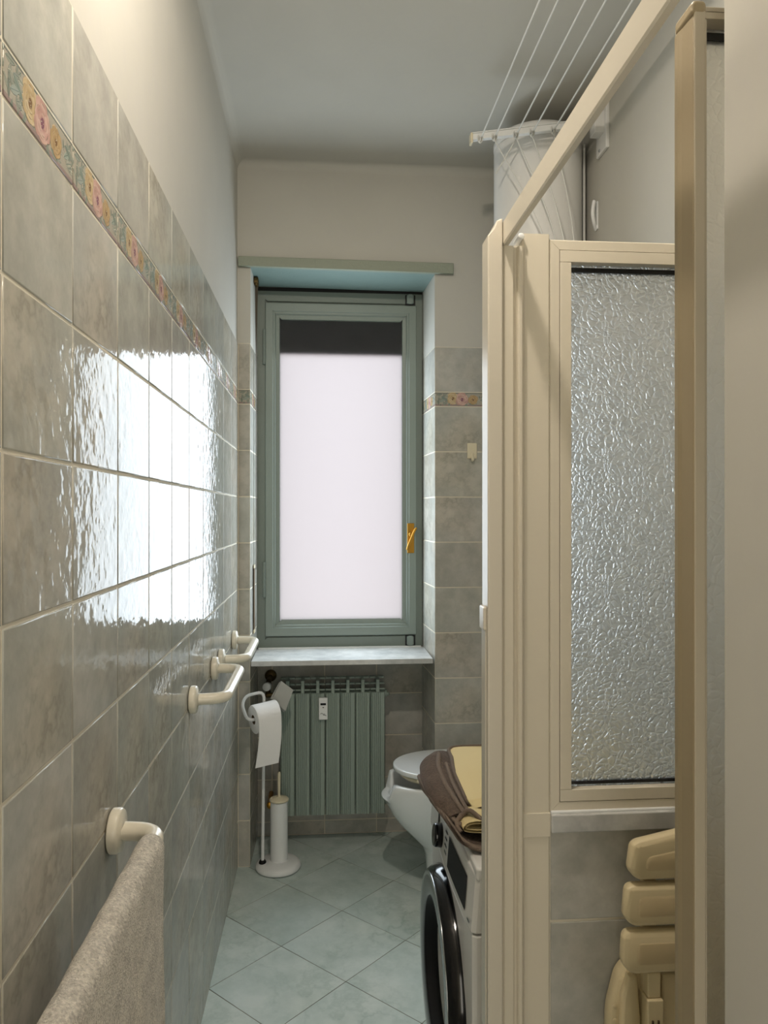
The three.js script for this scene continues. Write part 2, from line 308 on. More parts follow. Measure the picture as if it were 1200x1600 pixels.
// window wall: two piers, lintel, recessed panel under the window, outer leaf
{
  const w = structure('wall_back');
  part('plaster', [extrudeUp([[-.70, PD + .004], [-.3205, PD + .004], [-.314, ND], [-.70, ND]], TOP, 2.73), extrudeUp([[.5265, PD + .004], [1.3, PD + .004], [1.3, ND], [.509, ND]], TOP, 2.73), box(-.70, 1.3, 2.73, CEIL + .15, PD + .004, ND + .1)], M.plaster, w);
  part('grout', [extrudeUp([[-.70, PD + .0016], [-.3221, PD + .0016], [-.3156, ND], [-.70, ND]], -.1, TOP), extrudeUp([[.5279, PD + .0016], [1.3, PD + .0016], [1.3, ND], [.5105, ND]], -.1, TOP), box(-.4, .6, -.1, .93, ND + .0016, ND + .08)], M.grout, w);
  part('outer_leaf', [box(-1.4, -.312, -.1, CEIL + .15, ND + .002, ND + .16), box(.506, 1.8, -.1, CEIL + .15, ND + .002, ND + .16), box(-.312, .506, 2.70, CEIL + .15, ND + .002, ND + .16), box(-.312, .506, -.1, .94, ND + .081, ND + .16)], M.plaster, w);
  for (const [y0, y1, art] of rows) {
    const h = y1 - y0;
    tileAt(w, .0547, h, art, XL, y0, PD + TT, 0);
    tileAt(w, TW, h, art, .5265, y0, PD + TT, 0); tileAt(w, TW, h, art, .5265 + TW, y0, PD + TT, 0);
    const tl = -Math.atan2(.0073, .325), tr = Math.atan2(.0175, .325);   // the reveals lean in a little
    tileAt(w, TW, h, art, -.3213 - TT, y0, PD, Math.PI / 2 + tl); tileAt(w, .068, h, art, -.3156 - TT, y0, PD + TW, Math.PI / 2 + tl);
    tileAt(w, TW, h, art, .5265 - TW * Math.sin(tr) + TT, y0, PD + TW, -Math.PI / 2 + tr); tileAt(w, .068, h, art, .509 + TT, y0, ND - .0015, -Math.PI / 2 + tr);
  }
  // panel under the sill
  const xs = [-.318, -.243, .018, .279, .516];
  for (let r = 0; r < 5; r++) { const y0 = [0, .068, .2785, .489, .6995][r], y1 = [.068, .2785, .489, .6995, .91][r]; for (let k = 0; k < 4; k++) tileAt(w, xs[k + 1] - xs[k], y1 - y0, 0, xs[k], y0, ND + TT, 0); }
}
// right wall, the stub beside the camera, the rear wall, the ceiling with its coving
{
  part('plaster', box(XR, XR + .25, -.1, CEIL + .1, .7, ND), M.plaster, structure('wall_right'));
  part('plaster', box(.4425, XR + .25, -.1, CEIL + .1, REAR, .80, .004), M.plaster, structure('wall_near'));
  part('plaster', box(XL - .25, XR + .25, -.1, CEIL + .1, REAR - .2, REAR), M.plaster, structure('wall_rear'));
  const c = structure('ceiling'), R = .04, pts = [[XL - .25, CEIL - R], [XL - .004, CEIL - R]];
  for (let k = 0; k <= 10; k++) { const a = k / 10 * Math.PI / 2; pts.push([XL - .004 + R * (1 - Math.cos(a)), CEIL - R + R * Math.sin(a)]); }
  pts.push([XR + .25, CEIL], [XR + .25, CEIL + .2], [XL - .25, CEIL + .2]);
  part('plaster', toCreasedNormals(extrudeBack(pts, REAR - .2, ND + .1), .6), M.plaster, c);
  const b = [[PD + .02, CEIL - .035], [PD + .004, CEIL - .035]]; // small soft fillet over the window wall
  for (let k = 0; k <= 6; k++) { const a = k / 6 * Math.PI / 2; b.push([PD + .004 - .035 * (1 - Math.cos(a)), CEIL - .035 + .035 * Math.sin(a)]); }
  b.push([PD + .02, CEIL + .01]);
  const s = new THREE.ExtrudeGeometry(new THREE.Shape(b.map(([d, y]) => new THREE.Vector2(d, y))), { depth: XR - XL, bevelEnabled: false }); s.rotateY(Math.PI / 2).translate(XL, 0, 0);
  part('coving', toCreasedNormals(s, .6), M.plaster, c);
}
// a door added out of view behind the camera, its glowing pane a fill light
{
  const w = structure('door_1');
  for (let k = 0; k < 4; k++) part(k % 2 ? 'stile' : 'rail', member(-.345, .415, .005, 2.12, [[0, -1.299], [0, -1.275], [.002, -1.272], [.075, -1.272], [.08, -1.285], [.08, -1.299]].map(([i, d]) => [i, d]), k), M.white, w);
  part('pane', box(-.27, .34, .08, 2.045, -1.296, -1.290), std({ color: '#e8e2d4', roughness: .6, emissive: new THREE.Color().setRGB(.6, .55, .45), emissiveIntensity: 1 }), w);
  const l = new THREE.RectAreaLight(new THREE.Color().setRGB(1, .95, .86), REAR_FILL, .6, 1.94); l.name = 'door_fill_glow'; l.position.set(.035, 1.06, 1.284); l.lookAt(.035, 1.06, -5); scene.add(l);
}
// half wall between shower and washing machine, tiled, with a marble coping
{
  const w = structure('wall_partition');
  part('grout', box(.4295, XR, 0, .991, 1.4416, 1.568), M.grout, w);
  for (const [y0, y1] of [[0, .1815], [.1815, .392], [.392, .6025], [.6025, .8135], [.8135, .991]]) for (const [x0, x1] of [[.4435, .698], [.698, .9525], [.9525, 1.078]]) tileAt(w, x1 - x0, y1 - y0, 0, x0, y0, 1.44 + TT, 0);
  part('coping', box(.4435, XR, .991, 1.0265, 1.425, 1.575, .003), M.stone, w);
}
// outside: the house across the courtyard
{
  part('facade', box(-9, 9, -6, 4.2, 9, 9.4), M.facade, structure('exterior_building'));
  part('paving', box(-12, 12, -6.2, -6, 4.2, 20), M.ground, structure('exterior_ground'));
}

// ---------------------------------------------------------------- window
{
  const w = structure('window_1');
  const D = 3.77, outer = [[0, D], [.0385, D], [.0405, D + .002], [.0405, D + .012], [.052, D + .012], [.052, D + .07], [0, D + .07]];
  for (let k = 0; k < 4; k++) part(k % 2 ? 'frame_stile' : 'frame_rail', member(-.3150, .507, .9425, 2.708, outer.map(([i, d]) => [i * (k % 2 ? 1 : 1.25), d]), k), M.greenDark, w);
  const sd = D - .008, sash = [[0, sd + .003], [.003, sd], [.034, sd], [.037, sd + .005], [.044, sd + .005], [.049, sd + .014], [.064, sd + .017], [.066, sd + .022], [.066, sd + .045], [0, sd + .045]];
  for (let k = 0; k < 4; k++) part(k % 2 ? 'sash_stile' : 'sash_rail', member(-.2745, .4765, .9995, 2.6495, sash.map(([i, d]) => [i * (k % 2 ? 1.06 : 1.2), d]), k), M.green, w);
  part('pane', box(-.215, .420, 1.06, 2.585, sd + .026, sd + .030), M.frosted, w);
  for (const y of [2.43, 1.28]) part('hinge', [tube([V(-.2805, y - .085, D - .008), V(-.2805, y + .085, D - .008)], .0075, 4, 10), tube([V(-.2805, y - .004, D - .008), V(-.2805, y + .004, D - .008)], .0085, 2, 10)], M.greenDark, w);
  for (const [y0, y1] of [[2.658, 2.700], [.949, .992]]) { part('lock_keeper', [box(.428, .462, y0, y1, D - .018, D + .002, .004), box(.4355, .4545, y0 - .003, y1 + .003, D - .021, D - .01, .002)], M.green, w); part('bolt_recess', box(.421, .472, y0 - .006, y1 + .004, D - .0005, D + .001), M.gasket, w); }
  const hx = .4475, hy = 1.483, h = part('handle', [box(hx - .0175, hx + .0175, hy - .075, hy + .075, sd - .006, sd + .001, .004), lathe([[0, .012], [.009, .012], [.011, 0]], 16, V(hx, hy + .02, sd - .005), new THREE.Vector3(0, 0, 1))], M.brass, w, 'brass handle plate');
  part('lever', tube(smooth([V(hx + .024, hy + .05, sd - .03), V(hx + .014, hy + .035, sd - .036), V(hx, hy, sd - .034), V(hx - .014, hy - .035, sd - .03), V(hx - .019, hy - .055, sd - .022)], 24), .0062, 24, 10), M.brass, h);
  part('gap_shade', box(-.3145, .5085, 2.707, 2.728, 3.776, 3.79), M.gasket, w);  // black strip standing in for the shadow gap between soffit and frame
  part('threshold_bead', box(-.308, .500, .9375, .9445, 3.752, 3.772, .002), M.white, w);
}
part('slab', box(-.3155, .5145, .9145, .9385, 3.452, ND - .002, .003), M.stone, structure('window_sill'));
{
  const t = structure('trim_1');     // painted boards under the lintel
  part('fascia', extrudeBack([[-.3745, 2.727], [.611, 2.7165], [.611, 2.765], [-.3745, 2.771]], 3.452, 3.4745, .003), M.fascia, t);
  part('soffit_board', extrudeBack([[-.322, 2.727], [.527, 2.7185], [.527, 2.732], [-.322, 2.74]], 3.4725, 3.764), M.soffit, t);
}
{
  const s = thing('roller_shutter', 'dark lowered edge of the roller shutter behind the top of the frosted pane', 'shutter', [.096, 2.40, 3.80]);
  for (let k = 0; k < 6; k++) part('slat', box(-.305, .499, 2.402 + k * .05, 2.4535 + k * .05, 3.7945 + (k % 2) * .0006, 3.806, .002), M.shutter, s);
}
{
  const s = thing('shutter_strap', 'narrow dark brown shutter strap down the left edge of the window', 'strap', [-.305, 1.05, 3.62]);
  part('strap', sheet(4, 40, (u, v) => { const y = 2.70 - v * 1.36, k = Math.max(0, 1 - v * 3.6), w = .0095 * (.16 + .84 * k); return V(-.3085 + (u - .5) * 2 * w * (u > .5 ? 1 : .55), y, 3.627 + (u - .5) * .018 * (1 - k)); }), Object.assign(M.strap, { side: THREE.DoubleSide }), s);
  part('roller_guide', [box(-.318, -.296, 2.695, 2.7235, 3.60, 3.655, .004), tube([V(-.306, 2.692, 3.605), V(-.306, 2.692, 3.65)], .008, 4, 10)], M.oldBrass, s);
  part('winder_slot', box(-.3155, -.312, 1.06, 1.352, 3.575, 3.625, .001), M.wood, s);
  parts('winder_plate', [box(-.3155, -.3105, 1.045, 1.062, 3.57, 3.63, .001), box(-.3155, -.3105, 1.35, 1.366, 3.57, 3.63, .001)], M.ivory, s);
}

// ---------------------------------------------------------------- radiator and its meter
{
  const r = thing('radiator', 'grey-green ribbed column radiator under the marble window sill', 'radiator', [.055, .174, 3.65]);
  const step = .0716, x0 = -.1945;
  for (let k = 0; k < 7; k++) {
    const a = x0 + k * step + .0012, b = a + step - .0026, plan = [[a, 3.612], [a + .004, 3.602]];
    for (let g = 0; g < 5; g++) { const s = a + (k % 2 ? .012 : .006) + g * .0092; plan.push([s, 3.6], [s + .0014, 3.606], [s + .0034, 3.606], [s + .0048, 3.6]); }
    plan.push([b - .004, 3.602], [b, 3.612], [b, 3.618], [a, 3.618]);
    const m = (a + b) / 2, gs = [extrudeUp(plan, .174, .7515), box(m - .006, m + .006, .18, .80, 3.616, 3.70), box(a, b, .18, .74, 3.688, 3.70),
      box(a, b, .804, .813, 3.672, 3.70, .002), box(a, b, .781, .790, 3.645, 3.660, .002), box(a, b, .760, .768, 3.622, 3.632, .002), box(m - .008, m + .008, .745, .812, 3.606, 3.70, .003)];
    part('section', gs, M.radiator, r);
  }
  parts('header_pipe', [tube([V(-.20, .735, 3.66), V(.312, .735, 3.66)], .019, 4, 14), tube([V(-.20, .215, 3.66), V(.312, .215, 3.66)], .019, 4, 14)], M.radiator, r);
  const v = part('valve', [tube([V(-.20, .735, 3.66), V(-.262, .735, 3.66)], .012, 4, 12), tube([V(-.255, .735, 3.66), V(-.255, .79, 3.70), V(-.25, .80, 3.795)], .012, 10, 12), lathe([[0, .02], [.026, .02], [.03, 0], [0, 0]], 20, V(-.25, .80, 3.797), new THREE.Vector3(0, 0, 1))], M.oldBrass, r);
  part('valve_cap', lathe([[0, .036], [.017, .035], [.02, .03], [.021, .004], [.018, 0], [0, 0]], 24, V(-.256, .778, 3.655), new THREE.Vector3(-.1, .12, 1).normalize()), M.white, v);
  part('return_valve', [tube([V(-.20, .215, 3.66), V(-.245, .215, 3.66), V(-.247, .215, 3.79)], .012, 12, 12), lathe([[0, .03], [.014, .03], [.016, .025], [.016, 0], [0, 0]], 16, V(-.243, .215, 3.655), new THREE.Vector3(0, .1, 1).normalize())], M.brass, r);
  part('vent_plug', tube([V(.308, .735, 3.66), V(.325, .73, 3.655)], .01, 4, 10), M.radiator, r);
  for (const x of [-.12, .23]) part('bracket', box(x - .008, x + .008, .70, .72, 3.69, ND + .001), M.radiator, r);
  const m = thing('heat_meter', 'small white heat meter clipped on the radiator front', 'meter', [.01, .632, 3.588]);
  part('case', box(-.011, .031, .632, .735, 3.578, 3.5995, .004), M.white, m);
  part('display', box(-.003, .023, .702, .711, 3.5765, 3.579), M.darkPlastic, m);
  part('arrow_mark', extrudeBack([[.006, .693], [.010, .687], [.014, .693]], 3.5768, 3.5785), M.darkPlastic, m);
  parts('logo', [tube(smooth([V(-.003, .660, 3.578), V(.004, .664, 3.578), V(.010, .659, 3.578), V(.018, .660, 3.578)], 12), .0011, 12, 6), tube([V(.010, .655, 3.578), V(.022, .655, 3.578), V(.023, .650, 3.578)], .0011, 6, 6)], M.darkPlastic, m);
}

// ---------------------------------------------------------------- wall hook on the pier
{
  const k = thing('wall_hook', 'small beige adhesive hook on the grey tiles right of the window', 'hook', [.695, 1.85, 3.47]);
  part('plate', box(.678, .724, 1.862, 1.935, 3.467, 3.4752, .004), M.ivory, k);
  part('hook', tube(filleted([V(.701, 1.885, 3.468), V(.701, 1.852, 3.464), V(.701, 1.852, 3.448), V(.701, 1.868, 3.446)], .01), .006, 20, 8), M.ivory, k);
}

// ---------------------------------------------------------------- grab rails and the hand towel
function grabRail(label, d0, d1, y, reach) {
  const g = thing('grab_rail', label, 'grab rail', [XL, y, (d0 + d1) / 2], 'cream grab rails on the left wall');
  part('bar', tube(filleted([V(XL + .004, y, d0), V(XL + reach, y, d0 + .012 * Math.sign(d1 - d0)), V(XL + reach, y, d1 - .012 * Math.sign(d1 - d0)), V(XL + .004, y, d1)], .05, 10), .0165, 60, 18), M.cream, g);
  for (const d of [d0, d1]) part('flange', lathe([[0, .001], [.037, .001], [.0395, .004], [.0395, .016], [.036, .021], [.019, .023], [.0185, .026], [0, .026]], 36, V(XL, y, d), new THREE.Vector3(1, 0, 0)), M.cream, g);
  return g;
}
grabRail('cream grab rail nearest the viewer, with a beige towel over it', 1.39, .72, 1.04, .0865);
grabRail('middle of the three cream grab rails, its whole loop in view', 2.21, 2.65, 1.073, .10);
grabRail('farthest cream grab rail, beside the window sill', 2.82, 3.25, 1.07, .10);
{
  const t = thing('hand_towel', 'beige terry towel hung over the nearest grab rail', 'towel', [-.29, 1.06, 1.03]);
  const wob = (a, b) => Math.sin(a * 9 + 1.3) * .5 + Math.sin(a * 21 + b * 3) * .3 + Math.sin(b * 7 + a * 4) * .2;
  const f = (off) => (u, v) => {                 // u along the rail, v round the rail from wall side to room side
    const d = 1.318 - u * .52, r = .0228 + off, L = .52, s = v * (2 * L + Math.PI * r) - L - Math.PI * r / 2; let x, y;
    if (Math.abs(s) < Math.PI * r / 2) { const a = s / r; x = Math.sin(a) * r; y = Math.cos(a) * r; } else { x = Math.sign(s) * r; y = -(Math.abs(s) - Math.PI * r / 2); }
    const hang = Math.min(1, Math.max(0, -y / .25)), k = wob(d * 3, v * 2) * .006 * hang * Math.sign(x);
    return V(-.2895 + x + k + (x > 0 ? hang * .002 : 0), 1.04 + y + .0012 * Math.sin(d * 60), d + .004 * Math.sin(y * 13));
  };
  const nu = 60, nv = 140, A = f(0), B = f(-.0045), e = [sheet(nu, nv, (u, v) => A(1 - u, v)), sheet(nu, nv, (u, v) => B(u, v))];
  for (const u of [0, 1]) e.push(sheet(2, nv, (k, v) => { const p = A(u, v).lerp(B(u, v), u ? k : 1 - k); p.z += (u ? 1 : -1) * .0015 * Math.sin(k * Math.PI); return p; }));
  part('terry_cloth', e, M.towel, t);
}

// ---------------------------------------------------------------- paper stand, roll and brush
{
  const s = thing('toilet_roll_stand', 'white floor stand with a round foot holding paper and brush', 'stand', [-.193, 0, 3.455]);
  const c = V(-.1935, 0, 3.452);
  part('foot', lathe([[0, .001], [.094, .001], [.1005, .006], [.1025, .014], [.098, .026], [.085, .035], [.06, .0385], [.055, .0385], [0, .0385]], 48, c), M.white, s);
  part('brush_holder', lathe([[.0405, .037], [.0395, .045], [.0395, .300], [.0405, .304], [.037, .304], [.036, .06], [0, .058]], 32, V(-.190, 0, 3.455)), M.white, s);
  part('pole', tube(filleted([V(-.262, .035, 3.43), V(-.256, .70, 3.43), V(-.256, .806, 3.43), V(-.332, .800, 3.385), V(-.346, .768, 3.350), V(-.318, .706, 3.314), V(-.190, .719, 3.381)], .03, 8), .0073, 90, 12), M.white, s);
  part('pole_socket', lathe([[.0075, .05], [.012, .05], [.0165, .042], [.0165, .036]], 20, V(-.262, 0, 3.43)), M.darkPlastic, s);
  // hinged cover that leans up behind the roll
  const P = [V(-.1795, .843, 3.47), V(-.1255, .806, 3.45), V(-.160, .714, 3.445), V(-.222, .758, 3.465)], n = V(-.02, .03, -.03).multiplyScalar(.5), q = P.map((p) => p.clone().add(V(-.012, -.014, .03)));
  const hull = (a, b) => { const pos = []; const tri = (...t) => t.forEach((v) => pos.push(v.x, v.y, v.z)); for (const r of [a, b]) { tri(r[0], r[2], r[1]); tri(r[0], r[3], r[2]); tri(r[0], r[1], r[2]); tri(r[0], r[2], r[3]); } for (let i = 0; i < 4; i++) { const j = (i + 1) % 4; tri(a[i], a[j], b[j]); tri(a[i], b[j], b[i]); } const g = new THREE.BufferGeometry(); g.setAttribute('position', new THREE.Float32BufferAttribute(pos, 3)); g.setAttribute('uv', new THREE.Float32BufferAttribute(new Float32Array(pos.length / 3 * 2), 2)); g.computeVertexNormals(); return g; };
  const quad = (a, b, c2, d2, th) => { const nn = b.clone().sub(a).cross(d2.clone().sub(a)).normalize().multiplyScalar(th); const lo = [a, b, c2, d2].map((v) => v.clone().sub(nn)); return hull([a, b, c2, d2], lo); };
  part('roll_cover', [quad(P[0], P[1], P[2], P[3], .002), quad(P[3], P[0], q[0], V(-.228, .768, 3.455), .002), quad(P[2], P[3], V(-.228, .768, 3.455), q[2], .002)], phys({ color: '#f3f3f0', roughness: .9, transmission: .5, thickness: 0 }), s);
  const r = thing('toilet_roll', 'white toilet paper roll with a loose sheet hanging from it', 'toilet paper', [-.247, .71, 3.352]);
  const ax = new THREE.Vector3(1, .10, -.52).normalize(), ce = V(-.2475, .7125, 3.352), up = new THREE.Vector3(0, 1, 0), side = new THREE.Vector3().crossVectors(ax, up).normalize(), W = .053, R = .062;
  part('paper', lathe([[.021, -W], [R - .002, -W], [R, -W + .003], [R, W - .003], [R - .002, W], [.021, W], [.021, -W]], 48, ce, ax), M.paper, r);
  part('core', lathe([[.0205, -W + .001], [.0205, W - .001], [.0195, W - .001], [.0195, -W + .001], [.0205, -W + .001]], 32, ce, ax), M.card, r);
  part('hanging_sheet', sheet(10, 40, (u, v) => {
    const q = v * .355 - .06, R1 = R + .0012, p = ce.clone().addScaledVector(ax, (u - .5) * 2 * (W - .001)), arc = R1 * Math.PI / 2, th = Math.PI / 2 - Math.min(q, arc) / R1, k = Math.max(0, q - arc);
    p.addScaledVector(side, Math.cos(th) * R1 + .003 * Math.sin(k * 24)).y += Math.sin(th) * R1 - k; p.x -= k * k * .35; p.addScaledVector(side, (u - .5) * k * .06);
    return p;
  }), Object.assign(M.paper.clone(), { side: THREE.DoubleSide }), r);
  const b = thing('toilet_brush', 'ivory-lidded toilet brush standing in the white holder', 'toilet brush', [-.190, .304, 3.455]);
  part('lid', lathe([[0, .324], [.020, .322], [.040, .316], [.0445, .311], [.0435, .3055], [0, .3052]], 32, V(-.190, 0, 3.455)), M.ivory, b);
  part('handle', lathe([[.0052, .32], [.0066, .36], [.0074, .42], [.0066, .433], [0, .436]], 16, V(-.190, 0, 3.455)), M.ivory, b);
}

// ---------------------------------------------------------------- toilet
{
  const t = thing('toilet', 'white toilet with closed lid and notched bowl front beyond the washing machine', 'toilet', [.75, 0, 3.2]);
  const D = 3.2, N = 72;
  // outline of the bowl at a given height: rounded nose to the left, straight towards the wall
  const outline = (xf, hw, xb, y) => Array.from({ length: N }, (_, i) => {
    const a = i / N * Math.PI * 2, nose = hw * 1.35, xm = Math.min(xf + nose, xb - .02), c = Math.cos(a), s = Math.sin(a);
    const x = c < 0 ? xm + c * (xm - xf) : xm + Math.min(1, Math.pow(c, .35)) * (xb - xm), z = Math.sign(s) * Math.pow(Math.abs(s), c > 0 ? .25 : .95) * hw;
    return V(x, y, D + z);
  });
  const H = [[0, .455, .118], [.02, .45, .12], [.10, .448, .118], [.165, .442, .116], [.20, .425, .12], [.24, .385, .132], [.29, .335, .148], [.34, .297, .163], [.39, .272, .174], [.43, .260, .180], [.455, .256, .182]];
  const notch = (v) => Math.max(0, 1 - Math.hypot((v.x - .250) / .062, (-v.z - D) / .15) ** 4);
  const rings = H.filter(([y]) => y < .40).map(([y, xf, hw]) => outline(xf, hw, 1.075, y));
  const rim = (xf, hw, y) => outline(xf, hw, 1.075, y).map((v) => { v.y -= THREE.MathUtils.smoothstep(notch(v), 0, .75) * Math.max(0, y - (.402 + (y - .40) * .16)); return v; });
  for (const q of [[.268, .175, .405], [.259, .180, .430], [.256, .182, .455], [.256, .183, .470], [.259, .182, .479], [.266, .178, .4845], [.280, .166, .4845], [.289, .158, .478]]) rings.push(rim(...q));
  for (const [y, xf, hw] of [[.44, .305, .145], [.385, .33, .12], [.30, .40, .08]]) rings.push(outline(xf, hw, .80, y));
  part('bowl', loft(rings), M.ceramic, t);
  const flat = (x0, hw, y0, y1, xb, cut) => { const r = .006, o = (k, y) => outline(x0 + k, hw - k, xb - k, y); return loft([o(r, y0), o(0, y0 + r * .7), o(0, y1 - r), o(r * .4, y1 - r * .25), o(r * 1.4, y1)]); };
  const seat = part('seat', flat(.335, .178, .4945, .5125, .76), M.ivory, t);
  parts('bumper', [[.40, 3.06], [.40, 3.34], [.65, 3.06], [.65, 3.34]].map(([x, d]) => lathe([[.012, .5125], [.011, .5205], [0, .5205]], 12, V(x, 0, d))), M.ivory, seat);
  parts('foot_pad', [[.42, 3.045], [.42, 3.355], [.65, 3.045]].map(([x, d]) => lathe([[0, .484], [.011, .484], [.012, .4945], [0, .4945]], 12, V(x, 0, d))), M.ivory, seat);
  part('lid', flat(.305, .187, .5205, .5425, .77), M.ceramic, t);
  for (const d of [3.12, 3.23]) part('hinge', [tube([V(.765, .52, d), V(.765, .52, d + .05)], .012, 4, 12), box(.755, .775, .484, .52, d + .01, d + .04)], M.ceramic, t);
}

// ---------------------------------------------------------------- washing machine and the cloths on it
{
  const w = thing('washing_machine', 'white front-loading washing machine with a black round door', 'washing machine', [.63, 0, 1.89]);
  const f = .331, d0 = 1.592, d1 = 2.189;
  part('cabinet', [extrudeUp([[.332, d0], [.93, d0], [.93, d1], [.332, d1], [.3235, d1 - .008], [.319, d1 - .07], [.3145, (d0 + d1) / 2], [.3175, d0 + .07], [.3225, d0 + .007]], .012, .704, .003)], M.appliance, w);
  part('top_plate', box(.3305, .93, .8205, .85, d0, d1, .007), M.appliance, w);
  const face = extrudeUp([[.330, d0 + .001], [.60, d0 + .001], [.60, d1 - .001], [.330, d1 - .001], [.3215, d1 - .009], [.317, d1 - .07], [.3125, (d0 + d1) / 2], [.3155, d0 + .07], [.3205, d0 + .008]], .708, .8335, .004);
  { const p = face.attributes.position; for (let i = 0; i < p.count; i++) { const k = (p.getY(i) - .708) / .125; p.setX(i, p.getX(i) + .010 * k * (p.getX(i) < .4 ? 1 : 0)); } face.computeVertexNormals(); }
  const panel = part('control_panel', face, M.appliance, w);
  const slab = (y0, y1, a, b, th, dx0, dx1) => { // a thin plate on the leaning, bowed panel
    const X = (y, d) => { const t = (d - (d0 + d1) / 2) / ((d1 - d0) / 2), bow = .3125 + .0068 * t * t; return bow + .010 * (y - .708) / .125 - th; };
    const g = sheet(12, 4, (u, v) => { const y = y0 + (y1 - y0) * v, d = a + (b - a) * u; return V(X(y, d), y, d); }), g2 = sheet(12, 4, (u, v) => { const y = y0 + (y1 - y0) * v, d = b - (b - a) * u; return V(X(y, d) + .004, y, d); }); return mergeGeometries(plain([g, g2])); };
  part('display', slab(.730, .806, 1.652, 1.862, .0022), M.darkPlastic, panel);
  part('drawer', slab(.716, .822, 2.03, 2.172, .003), M.appliance, panel);
  part('knob', lathe([[0, .022], [.026, .022], [.0295, .018], [.031, 0], [0, 0]], 36, V(.3185, .755, 1.985), new THREE.Vector3(-1, .08, 0).normalize()), M.black, panel);
  parts('button', [[.745], [.762], [.779], [.796]].map(([y]) => slab(y, y + .0055, 1.885, 1.915, .002)), M.smoke, panel);
  part('logo', slab(.7225, .727, 1.612, 1.632, .0015), M.smoke, panel);
  const c = V(.318, .452, 1.89), ax = new THREE.Vector3(-1, 0, 0), dr = part('door', lathe([[.236, -.01], [.249, -.004], [.2505, .006], [.246, .022], [.238, .0335], [.232, .0365]], 72, c, ax), M.black, w);
  part('door_ring', lathe([[.2325, .0362], [.2335, .0378], [.231, .0392], [.222, .0385]], 72, c, ax), M.chrome, dr);
  part('door_bezel', lathe([[.222, .0385], [.205, .0395], [.180, .037], [.174, .034]], 72, c, ax), M.smoke, dr);
  part('porthole', lathe([[.174, .034], [.170, .028], [.164, .010], [.150, -.004], [.11, -.012], [0, -.014]], 72, c, ax), M.darkPlastic, dr);
  for (const [x, d] of [[.38, d0 + .05], [.38, d1 - .05], [.88, d0 + .05], [.88, d1 - .05]]) part('foot', lathe([[0, 0], [.02, 0], [.02, .013], [0, .013]], 16, V(x, 0, d)), M.darkPlastic, w);
}
{
  const t = thing('folded_cloths', 'folded brown and cream cloths with brown piping on the washing machine', 'cloth', [.5, .85, 1.9]);
  // each layer: a section across (x, y) swept along the depth
  const sweep = (secs, th, close) => {           // secs: list of {d, pts:[[x,y]...]}; equal counts
    const c = secs.map((s) => smooth(s.pts.map(([x, y, dd = 0]) => V(x, y, s.d + dd)), 36)), nu = 36, nv = 24;
    const at = (v) => { const k = v * (c.length - 1), i = Math.min(c.length - 2, Math.floor(k)), f = k - i; return (j) => c[i][j].clone().lerp(c[i + 1][j], f); };
    const top = sheet(nu, nv, (u, v) => at(v)(Math.round(u * nu))), n = top.attributes.normal, low = top.clone(), p = low.attributes.position;
    for (let i = 0; i < p.count; i++) p.setXYZ(i, p.getX(i) - n.getX(i) * th, p.getY(i) - n.getY(i) * th, p.getZ(i) - n.getZ(i) * th);
    const ix = low.index.array; for (let i = 0; i < ix.length; i += 3) { const k = ix[i]; ix[i] = ix[i + 1]; ix[i + 1] = k; } low.computeVertexNormals();
    return mergeGeometries(plain([top, low]));
  };
  const edge = (pts, r = .0055) => tube(smooth(pts, 60), r, 80, 10);
  // lowest brown cloth: lies on the machine, laps over its front and turns back up
  const base = [{ d: 1.655, pts: [[.80, .858], [.50, .857], [.36, .858], [.315, .874], [.300, .892]] }, { d: 1.72, pts: [[.80, .857], [.50, .856], [.35, .856], [.300, .880], [.283, .905]] }, { d: 1.85, pts: [[.80, .857], [.50, .856], [.34, .857], [.290, .885], [.268, .918]] }, { d: 2.0, pts: [[.80, .857], [.50, .856], [.34, .860], [.288, .890], [.272, .925]] }, { d: 2.10, pts: [[.80, .857], [.50, .856], [.36, .862], [.315, .890], [.300, .922]] }];
  part('brown_cloth', sweep(base, .005), M.brown, t);
  // bulging fold on the left that carries on up over the stack
  const fold = [{ d: 1.725, pts: [[.300, .893], [.296, .905], [.308, .914], [.330, .914], [.352, .904]] }, { d: 1.78, pts: [[.278, .897], [.272, .916], [.284, .929], [.312, .931], [.346, .920]] }, { d: 1.86, pts: [[.268, .895], [.259, .920], [.268, .938], [.300, .944], [.345, .933]] }, { d: 1.95, pts: [[.268, .893], [.257, .922], [.270, .944], [.306, .952], [.350, .938]] }, { d: 2.03, pts: [[.276, .893], [.266, .924], [.282, .948], [.318, .956], [.358, .940]] }, { d: 2.09, pts: [[.302, .895], [.297, .925], [.312, .942], [.338, .946], [.366, .936]] }];
  part('brown_fold', sweep(fold, .006), M.brown, t);
  const inner = [{ d: 1.69, pts: [[.80, .884], [.50, .883], [.37, .883], [.322, .891], [.330, .906], [.40, .910], [.80, .910]] }, { d: 1.80, pts: [[.80, .884], [.50, .884], [.36, .884], [.308, .896], [.318, .914], [.40, .918], [.80, .918]] }, { d: 2.09, pts: [[.80, .885], [.50, .884], [.37, .884], [.330, .897], [.340, .915], [.42, .920], [.80, .920]] }];
  part('cream_fold', sweep(inner, .006), M.creamCloth, t);
  // cream cloth on top, its near hem dipping
  const topS = [{ d: 1.735, pts: [[.80, .927], [.60, .926], [.45, .925], [.375, .922], [.355, .918]] }, { d: 1.76, pts: [[.80, .936], [.60, .936], [.45, .935], [.37, .932], [.346, .928]] }, { d: 1.92, pts: [[.80, .945], [.60, .945], [.45, .945], [.37, .944], [.345, .940]] }, { d: 2.10, pts: [[.80, .947], [.60, .947], [.45, .947], [.385, .947], [.362, .944]] }];
  part('cream_cloth', sweep(topS, .005), M.creamCloth, t);
